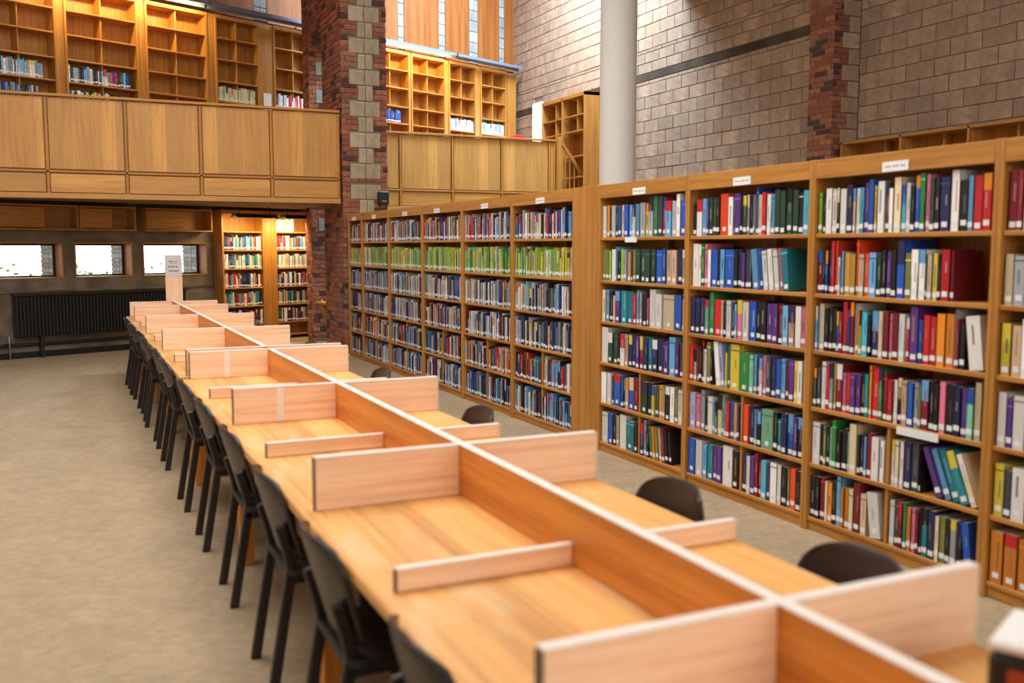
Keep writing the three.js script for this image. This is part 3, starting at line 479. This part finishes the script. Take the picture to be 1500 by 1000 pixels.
// the 300 books that show largest are things of their own; all the others are one object
scene.updateMatrixWorld(true);
const camP = camera.position, fwd = camera.getWorldDirection(V(0, 0, 0));
for (const b of all) { b.p = b.frame.localToWorld(V(b.x, b.y, b.z)); const v = b.p.clone().sub(camP), zc = v.dot(fwd); const q = b.p.clone().project(camera); b.area = q.x > 1.02 || q.x < -1.02 || q.y < -1.0 || zc < 0.5 ? 0 : b.w * b.h / (zc * zc) * (b.side === 'near' ? 1 : 0.2); }
const ranked = all.filter((b) => b.side === 'near' && b.area > 0 && b.i < 4).sort((p, q) => q.area - p.area).slice(0, 300);
ranked.forEach((b) => { b.single = true; });
const restG = [];
const qz = V(0, 0, 1);
const placeQ = (b) => new THREE.Quaternion().setFromAxisAngle(V(0, 1, 0), b.frame.rotation.y).multiply(new THREE.Quaternion().setFromAxisAngle(qz, b.a));
const shelfName = ['top', 'second', 'third', 'fourth', 'fifth', 'bottom'];
const desc = (b) => (b ? COL[b.l][1] : null);
for (const b of all) {
  const g = bookGeo(b.w, b.h, b.d, b.l, !b.single), q = placeQ(b), at = b.p.clone(); at.y += b.a ? (b.w / 2) * Math.sin(b.a) : 0;
  if (b.single) {
    const size = (b.tall >= 8 ? 'tall ' : b.tall <= 4 ? 'short ' : '') + (b.w > 0.045 ? 'thick ' : b.w < 0.02 ? 'thin ' : '') + (b.a ? 'leaning ' : '');
    const nb = b.prev && b.next ? 'between ' + desc(b.prev) + ' and ' + desc(b.next) : b.next ? 'at row end beside ' + desc(b.next) : b.prev ? 'at row end after ' + desc(b.prev) : 'standing alone';
    let label = size + desc(b) + ' book ' + nb + ', ' + shelfName[b.r] + ' shelf, ' + ord[b.i] + ' bay from wide post';
    if (label.split(/\s+/).length > 16) label = size + desc(b) + ' book ' + nb + ', ' + shelfName[b.r] + ' shelf, ' + ord[b.i] + ' bay';
    if (label.split(/\s+/).length > 16) label = desc(b) + ' book ' + nb + ', ' + shelfName[b.r] + ' shelf, ' + ord[b.i] + ' bay';
    const o = thing('library_book', label, 'book', at.toArray(), 0, 'books on the near bookcases'); o.quaternion.copy(q);
    mesh('cover', mergeGeometries(g.cover), M.book, o); mesh('pages', g.pages, M.paper, o); mesh('spine_label', g.lab, M.spineLabel, o);
  } else {
    const gs = [...g.cover, paint(g.pages, shade([222, 212, 192], 1)), paint(g.lab, shade([236, 236, 234], 1))], m = new THREE.Matrix4().compose(at, q, V(1, 1, 1));
    for (const k of gs) restG.push(k.applyMatrix4(m));
  }
}
{ const m = mesh('shelved_books', [mergeGeometries(restG)], M.book); tag(m, 'rows of library books filling the farther bookcases and gallery shelves', 'books', null, 'stuff'); }

// the gallery bookcase on the block wall, the tall bookcase by the near block wall, a red seat
{
  const t = thing('wall_bookcase', 'empty oak cubby bookcase against the block wall above the stair', 'bookcase', [9.2, 2.64, -17.08], -Math.PI / 2), W = 1.78, D = 0.36, H = 1.94;
  for (const x of [-W / 2 + 0.015, -0.02, W / 2 - 0.015]) mesh('upright', [wb(0.03, H, D, x, H / 2, 0, { g: 'y' })], M.oak, t);
  mesh('back_panel', [wb(W - 0.04, H - 0.02, 0.012, 0, H / 2, -D / 2 + 0.01, { g: 'y' })], M.oak, t);
  mesh('top_board', [wb(W, 0.07, D, 0, H - 0.035, 0)], M.oak, t);
  for (const y of [1.53, 1.23, 0.75, 0.35]) for (const s of [-1, 1]) mesh('shelf', [wb(W / 2 - 0.05, 0.024, D - 0.03, s * W / 4, y, 0)], M.oak, t);
  for (const s of [-1, 1]) for (const y of [1.39, 1.7]) mesh('divider', [wb(0.02, 0.28, D - 0.05, s * W / 4 + 0.12, y, 0, { g: 'y' })], M.oak, t);
  const u = thing('tall_bookcase', 'tall oak bookcase with empty top cubbies along the near block wall', 'bookcase', [9.66, 0, -7.4], -Math.PI / 2), W2 = 5.2, H2 = 3.04, D2 = 0.34;
  for (const x of [-2.6, -1.58, -0.58, 0.42, 1.42, 2.58]) mesh('upright', [wb(0.03, H2, D2, x + (x < -2.5 ? 0.015 : 0), H2 / 2, 0, { g: 'y' })], M.oak, u);
  mesh('back_panel', [wb(W2 - 0.04, H2 - 0.02, 0.012, 0, H2 / 2, -D2 / 2 + 0.01, { g: 'y' })], M.oak, u);
  mesh('top_board', [wb(W2, 0.03, D2, 0, H2 - 0.015, 0)], M.oak, u);
  for (const y of [0.1, 0.45, 0.8, 1.15, 1.5, 1.85, 2.2, 2.6]) mesh('shelf', [wb(W2 - 0.06, 0.024, D2 - 0.03, 0, y, 0)], M.oak, u);
  for (const x of [-2.0, -1.08, -0.08, 0.92, 1.9]) mesh('divider', [wb(0.03, 0.4, 0.12, x, 2.82, -0.08, { g: 'y' })], M.oak, u);
  // red chair standing behind the balcony
  const c = thing('red_chair', 'red chair back showing above the balcony by the slit window', 'chair', [8.33, 2.65, -17.5]);
  const sh = new THREE.Shape(); sh.moveTo(-0.2, 0); sh.lineTo(0.2, 0); sh.lineTo(0.19, 0.38); sh.quadraticCurveTo(0.15, 0.46, 0, 0.46); sh.quadraticCurveTo(-0.15, 0.46, -0.19, 0.38);
  mesh('backrest', [new THREE.ExtrudeGeometry(sh, { depth: 0.05, bevelSize: 0.012, bevelThickness: 0.012, bevelSegments: 2 }).translate(0, 0.76, -0.2)], M.red, c);
  mesh('seat', [bx(0.44, 0.07, 0.44, 0, 0.42, 0, { c: 0.02 })], M.red, c);
  for (const [x, z] of [[-0.19, -0.18], [0.19, -0.18], [-0.19, 0.18], [0.19, 0.18]]) mesh('leg', [new THREE.CylinderGeometry(0.014, 0.012, z < 0 ? 0.8 : 0.39, 10).translate(x, z < 0 ? 0.4 : 0.195, z)], M.metal, c);
}
{ // slit window in the block wall
  const g = struct('window_8', [9.45, 4.17, -18.99], -Math.PI / 2);
  mesh('reveal', [bx(0.43, 0.03, 0.3, 0, 0.57, -0.1), bx(0.43, 0.03, 0.3, 0, -0.58, -0.1), bx(0.02, 1.15, 0.3, 0.2, 0, -0.1), bx(0.02, 1.15, 0.3, -0.2, 0, -0.1)], M.white, g);
  mesh('pane', [bx(0.38, 1.12, 0.008, 0, 0, -0.2, { c: 0 })], M.opal, g);
  areaLight([9.6, 4.17, -18.99], [0.36, 1.08], [-1, 0, 0], 26, [0.92, 0.96, 1]);
}
// ---------------------------------------------------------------- lamps
function stripLamp(label, s0, s1, lit) {
  const t = thing('strip_lamp', label, 'lamp', wp((s0 + s1) / 2, 5.58, 0.5).toArray(), WA), L = s1 - s0;
  const sh = new THREE.Shape(); sh.moveTo(-0.06, -0.02); sh.lineTo(-0.05, 0.035); sh.lineTo(0.02, 0.055); sh.lineTo(0.075, 0.02); sh.lineTo(0.085, -0.05); sh.lineTo(0.075, -0.05); sh.lineTo(0.065, 0.012); sh.lineTo(0.018, 0.043); sh.lineTo(-0.042, 0.026); sh.lineTo(-0.05, -0.02);
  mesh('trough', [new THREE.ExtrudeGeometry(sh, { depth: L, bevelEnabled: false }).rotateY(Math.PI / 2).translate(-L / 2, 0, 0)], M.trough, t);
  for (const x of [-L / 2 + 0.15, L / 2 - 0.15]) mesh('bracket', [bx(0.03, 0.02, 0.5, x, 0.06, -0.24)], M.trough, t);
  const tube = mesh('tube', [new THREE.CylinderGeometry(0.014, 0.014, L - 0.1, 12).rotateZ(Math.PI / 2).translate(0, 0, 0.01)], lit ? M.lampWhite : M.white, t);
  if (lit) { const l = new THREE.RectAreaLight(new THREE.Color(1, 0.72, 0.34), lit, L - 0.1, 0.04); l.name = numbered('strip_light'); l.castShadow = true; const p = wp((s0 + s1) / 2, 5.53, 0.55), q = wp((s0 + s1) / 2, 5.0, 0.2); l.position.copy(p); l.lookAt(q); scene.add(l); }
  return tube;
}
stripLamp('lit grey strip lamp over the gallery bookcases near the left wall', -1.4, 1.35, 330);
stripLamp('unlit grey strip lamp over the gallery bookcases beside the pillar', 1.4, 3.6, 0);
stripLamp('lit grey strip lamp over the gallery bookcases behind the pillar', 5.1, 7.0, 330);
stripLamp('unlit dark strip lamp over the last gallery bookcases', 7.05, 9.05, 0);
[[1.6, 2.4, 'black reflector lamp hanging before the bookcase by the windows'], [2.56, 3.36, 'black reflector lamp hanging before the bookcase by the brick passage']].forEach(([a, b, l]) => {
  const t = thing('reflector_lamp', l, 'lamp', wp((a + b) / 2, 2.17, 0.72).toArray(), WA), L = b - a;
  const sh = new THREE.Shape(); sh.moveTo(-0.11, -0.03); sh.lineTo(-0.05, 0.035); sh.lineTo(0.05, 0.035); sh.lineTo(0.11, -0.03); sh.lineTo(0.1, -0.03); sh.lineTo(0.045, 0.025); sh.lineTo(-0.045, 0.025); sh.lineTo(-0.1, -0.03);
  mesh('reflector', [new THREE.ExtrudeGeometry(sh, { depth: L, bevelEnabled: false }).rotateY(Math.PI / 2).translate(-L / 2, 0, 0)], M.black, t);
  mesh('tube', [new THREE.CylinderGeometry(0.014, 0.014, L - 0.22, 12).rotateZ(Math.PI / 2)], M.lampWhite, t);
  for (const x of [-L / 2 + 0.1, L / 2 - 0.1]) mesh('hanger', [new THREE.CylinderGeometry(0.006, 0.006, 0.13, 8).translate(x, 0.1, 0)], M.black, t);
  const r = new THREE.RectAreaLight(new THREE.Color(1, 0.72, 0.36), 150, L - 0.08, 0.12); r.name = numbered('reflector_light'); r.castShadow = true; r.position.copy(wp((a + b) / 2, 2.135, 0.72)); r.lookAt(wp((a + b) / 2, 1.6, 0.4)); scene.add(r);
});
{ // loudspeaker on the pillar
  const t = thing('wall_speaker', 'small black loudspeaker mounted on the brick pillar above the bookcases', 'speaker', [4.5, 2.4, -14.42]);
  mesh('cabinet', [bx(0.16, 0.2, 0.12, 0, 0, 0, { c: 0.012 })], M.black, t); mesh('badge', [bx(0.07, 0.022, 0.004, 0, -0.05, 0.061)], M.metal, t); mesh('bracket', [bx(0.05, 0.05, 0.04, 0, 0, -0.07)], M.black, t);
}
// ---------------------------------------------------------------- reading tables
const TX0 = 0.70, TX1 = 1.87, TY = 0.74, CX0 = 1.287, CX1 = 1.321;
function partition(t, name, x0, x1, zc, h, th) { // across the table; pale lipping on top, darker end edge
  const p = mesh(name, [wb(x1 - x0, h - 0.006, th, (x0 + x1) / 2, TY + h / 2 - 0.003, zc, { g: 'x', c: 0.004 })], M.beech, t);
  mesh('edge_lipping', [bx(x1 - x0, 0.006, th, (x0 + x1) / 2, TY + h - 0.003, zc, { c: 0.002 })], M.lip, p);
  return p;
}
function readingTable(label, z0, z1, talls, lows) {
  const t = thing('reading_table', label, 'table', [0, 0, 0]), zc = (z0 + z1) / 2, L = z0 - z1;
  mesh('tabletop', [wb(TX1 - TX0, 0.036, L, (TX0 + TX1) / 2, TY - 0.018, zc, { g: 'z', c: 0.006 })], M.amber, t);
  mesh('apron', [wb(0.025, 0.08, L - 0.3, TX0 + 0.12, TY - 0.076, zc, { g: 'z' }), wb(0.025, 0.08, L - 0.3, TX1 - 0.12, TY - 0.076, zc, { g: 'z' })], M.mid, t);
  for (const z of talls) for (const x of [TX0 + 0.1, TX1 - 0.1]) mesh('leg', [wb(0.07, TY - 0.04, 0.07, x, (TY - 0.04) / 2, Math.min(z0 - 0.06, Math.max(z1 + 0.06, z)), { g: 'y' })], M.mid, t);
  const c = mesh('centre_divider', [wb(CX1 - CX0, 0.184, L - 0.004, (CX0 + CX1) / 2, TY + 0.092, zc, { g: 'z', c: 0.002 })], M.mid, t);
  mesh('edge_lipping', [bx(CX1 - CX0, 0.006, L - 0.004, (CX0 + CX1) / 2, TY + 0.187, zc, { c: 0.002 })], M.lip, c);
  for (const z of talls) for (const [a, b] of [[0.752, CX0], [CX1, 1.865]]) {
    const p = partition(t, 'tall_partition', a, b, z, 0.19, 0.03);
    mesh('end_edge', [bx(0.004, 0.186, 0.03, a === 0.752 ? a - 0.002 : b + 0.002, TY + 0.093, z)], a === 0.752 ? M.endcap : M.lip, p);
  }
  for (const z of lows) for (const [a, b] of [[0.76, CX0], [CX1, 1.865]]) { const p = partition(t, 'low_partition', a, b, z, 0.066, 0.024); mesh('end_edge', [bx(0.004, 0.06, 0.024, a === 0.76 ? a - 0.002 : b + 0.002, TY + 0.031, z)], a === 0.76 ? M.endcap : M.lip, p); }
  return t;
}
const T1 = [0.28, -1.5, -3.245, -5.02, -6.905], T2 = [-7.1, -8.93, -10.8, -12.64, -13.58];
const table1 = readingTable('long amber reading table with pale partitions, nearest the printer box', 0.32, -6.925, T1, [-0.6, -2.37, -4.17, -5.96]);
const table2 = readingTable('long amber reading table with pale partitions, with a sign board at its end', -7.08, -13.6, T2, [-8.0, -9.86, -11.72]);
for (const [tb, z, x] of [[table1, -5.02, 0.99], [table1, -6.905, 1.0], [table2, -13.58, 0.93]]) { const m = mesh('paper_strip', [bx(0.035, 0.18, 0.001, x, TY + 0.094, z + 0.0158, { c: 0 })], M.lip, tb); }
{ // sign board at the far end
  const t = thing('sign_board', 'upright beech board with a printed paper notice at the table end', 'sign', [1.32, TY, -13.62]);
  mesh('board', [wb(0.215, 0.8, 0.018, 0, 0.4, -0.012, { g: 'y' })], M.beech, t);
  const c = document.createElement('canvas'); c.width = 210; c.height = 297; const g = c.getContext('2d'); g.fillStyle = '#d6d2d8'; g.fillRect(0, 0, 210, 297); g.fillStyle = '#8a8494';
  g.fillRect(44, 82, 60, 16); g.fillRect(112, 86, 50, 10); g.fillStyle = '#b08c90'; g.fillRect(60, 112, 90, 8); g.fillStyle = '#7a7484'; for (let x = 34; x < 170; x += 34) g.fillRect(x, 150, 20, 26); g.fillRect(36, 214, 136, 14);
  const tx = new THREE.CanvasTexture(c); tx.colorSpace = THREE.SRGBColorSpace;
  mesh('notice', [new THREE.BoxGeometry(0.205, 0.285, 0.001).translate(0, 0.66, 0.0)], std({ map: tx, roughness: 0.7 }), t);
}
// ---------------------------------------------------------------- chairs
const chairProto = (() => {
  const o = new THREE.Group();
  const bar = (pts, w, d) => { // rectangular bar along points in the x-y plane
    const gs = []; for (let i = 0; i < pts.length - 1; i++) { const [ax, ay] = pts[i], [bx_, by] = pts[i + 1], L = Math.hypot(bx_ - ax, by - ay), a = Math.atan2(by - ay, bx_ - ax); gs.push(bx(L + w * 0.25, w, d, (ax + bx_) / 2, (ay + by) / 2, 0, { c: 0.006, r: [0, 0, a] })); } return gs; };
  for (const s of [-1, 1]) {
    const rl = mesh('leg', bar([[-0.255, 0], [-0.185, 0.42], [-0.176, 0.47], [-0.190, 0.54], [-0.216, 0.63]], 0.04, 0.026).map((g) => g.translate(0, 0, s * 0.172)), M.chair, o); rl.name = 'leg';
    mesh('leg', bar([[0.215, 0], [0.185, 0.425]], 0.04, 0.026).map((g) => g.translate(0, 0, s * 0.19)), M.chair, o);
    mesh('seat_rail', [bx(0.38, 0.03, 0.02, 0, 0.425, s * 0.175)], M.chair, o);
  }
  mesh('stretcher', [bx(0.022, 0.03, 0.36, -0.17, 0.425, 0), bx(0.022, 0.03, 0.36, 0.17, 0.425, 0)], M.chair, o);
  { const sh = new THREE.Shape(), a = 0.2, b = 0.205, r = 0.05; sh.moveTo(-a + r, -b); sh.lineTo(a - r, -b); sh.quadraticCurveTo(a, -b, a, -b + r); sh.lineTo(a, b - r); sh.quadraticCurveTo(a, b, a - r, b); sh.lineTo(-a + r, b); sh.quadraticCurveTo(-a, b, -a, b - r); sh.lineTo(-a, -b + r); sh.quadraticCurveTo(-a, -b, -a + r, -b);
    mesh('seat', [new THREE.ExtrudeGeometry(sh, { depth: 0.012, bevelSize: 0.008, bevelThickness: 0.008, bevelSegments: 2, curveSegments: 6 }).rotateX(-Math.PI / 2).translate(0.01, 0.45, 0)], M.seat, o); }
  { // curved plywood shell back: grid with thickness
    const NU = 24, NV = 14, P = [], I = [];
    const at = (u, v, side) => { // u -1..1, v 0..1
      const hw = v > 0.72 ? 0.215 * Math.sqrt(Math.max(0.0, 1 - Math.pow((v - 0.72) / 0.28, 2) * 0.42)) : 0.19 + 0.025 * v / 0.72;
      const z = u * hw, top = 0.815 - 0.03 * Math.pow(Math.abs(u), 4), y = 0.5 + (top - 0.5) * v;
      const lean = -0.19 - (y - 0.5) * 0.28, curve = 0.045 * u * u; return [lean + curve + (side ? 0.012 : 0), y, z]; };
    for (const side of [0, 1]) for (let j = 0; j <= NV; j++) for (let i = 0; i <= NU; i++) P.push(...at(-1 + 2 * i / NU, j / NV, side));
    const K = (NU + 1) * (NV + 1), id = (i, j, s) => s * K + j * (NU + 1) + i, quad = (a, b, c, d) => I.push(a, b, c, a, c, d);
    for (let j = 0; j < NV; j++) for (let i = 0; i < NU; i++) { quad(id(i, j, 0), id(i, j + 1, 0), id(i + 1, j + 1, 0), id(i + 1, j, 0)); quad(id(i, j, 1), id(i + 1, j, 1), id(i + 1, j + 1, 1), id(i, j + 1, 1)); }
    for (let i = 0; i < NU; i++) { quad(id(i, NV, 0), id(i, NV, 1), id(i + 1, NV, 1), id(i + 1, NV, 0)); quad(id(i, 0, 0), id(i + 1, 0, 0), id(i + 1, 0, 1), id(i, 0, 1)); }
    for (let j = 0; j < NV; j++) { quad(id(0, j, 0), id(0, j, 1), id(0, j + 1, 1), id(0, j + 1, 0)); quad(id(NU, j, 0), id(NU, j + 1, 0), id(NU, j + 1, 1), id(NU, j, 1)); }
    const g = new THREE.BufferGeometry(); g.setAttribute('position', new THREE.Float32BufferAttribute(P, 3)); g.setIndex(I); g.computeVertexNormals();
    mesh('backrest', g, M.chair, o);
  }
  return o;
})();
const CZ = [-1.05, -1.93, -2.8, -3.66, -4.58, -5.48, -6.35, -7.6, -8.45, -9.45, -10.3, -11.3, -12.15];
const CN = ['beside printer box bay', 'at first bay past printer box', 'at second bay past printer box', 'at third bay past printer box', 'at fourth bay past printer box', 'at fifth bay past printer box', 'at last bay of first table', 'at first bay of sign table', 'at second bay of sign table', 'at third bay of sign table', 'at fourth bay of sign table', 'at fifth bay of sign table', 'at bay next to the sign'];
CZ.forEach((z, i) => {
  for (const side of [0, 1]) {
    const c = chairProto.clone(); c.name = numbered('library_chair'); scene.add(c);
    c.position.set(side ? 1.72 + rr(-0.01, 0.015) : 0.885 + rr(-0.012, 0.012), 0, z + rr(-0.02, 0.02)); c.rotation.y = (side ? Math.PI : 0) + rr(-0.04, 0.04);
    tag(c, 'dark brown plywood chair on ' + (side ? 'bookcase' : 'open floor') + ' side, ' + CN[i], 'chair', 'chairs pushed in at the reading tables');
  }
});
{ // boxed machine on the near table
  const t = thing('printer_box', 'dark box with white lid and orange-red side standing on near table', 'machine', [1.66, TY, -1.13], 0.45);
  mesh('body', [bx(0.2, 0.165, 0.22, 0, 0.0825, 0, { c: 0.012 })], M.black, t);
  mesh('lid', [bx(0.2, 0.022, 0.22, 0, 0.178, 0, { c: 0.008 })], M.white, t);
  mesh('dark_panel', [bx(0.12, 0.004, 0.13, 0.02, 0.19, 0.01)], M.black, t);
  mesh('side_panel', [bx(0.15, 0.05, 0.004, 0.015, 0.115, 0.111), bx(0.004, 0.05, 0.15, -0.101, 0.115, 0)], M.orangePanel, t);
  mesh('reel', [new THREE.TorusGeometry(0.035, 0.012, 12, 28).translate(-0.1, 0.047, 0.13)], M.black, t);
  mesh('reel_core', [new THREE.CylinderGeometry(0.02, 0.02, 0.02, 20).rotateX(Math.PI / 2).translate(-0.1, 0.047, 0.13)], M.metal, t);
}
renderer.render(scene, camera);
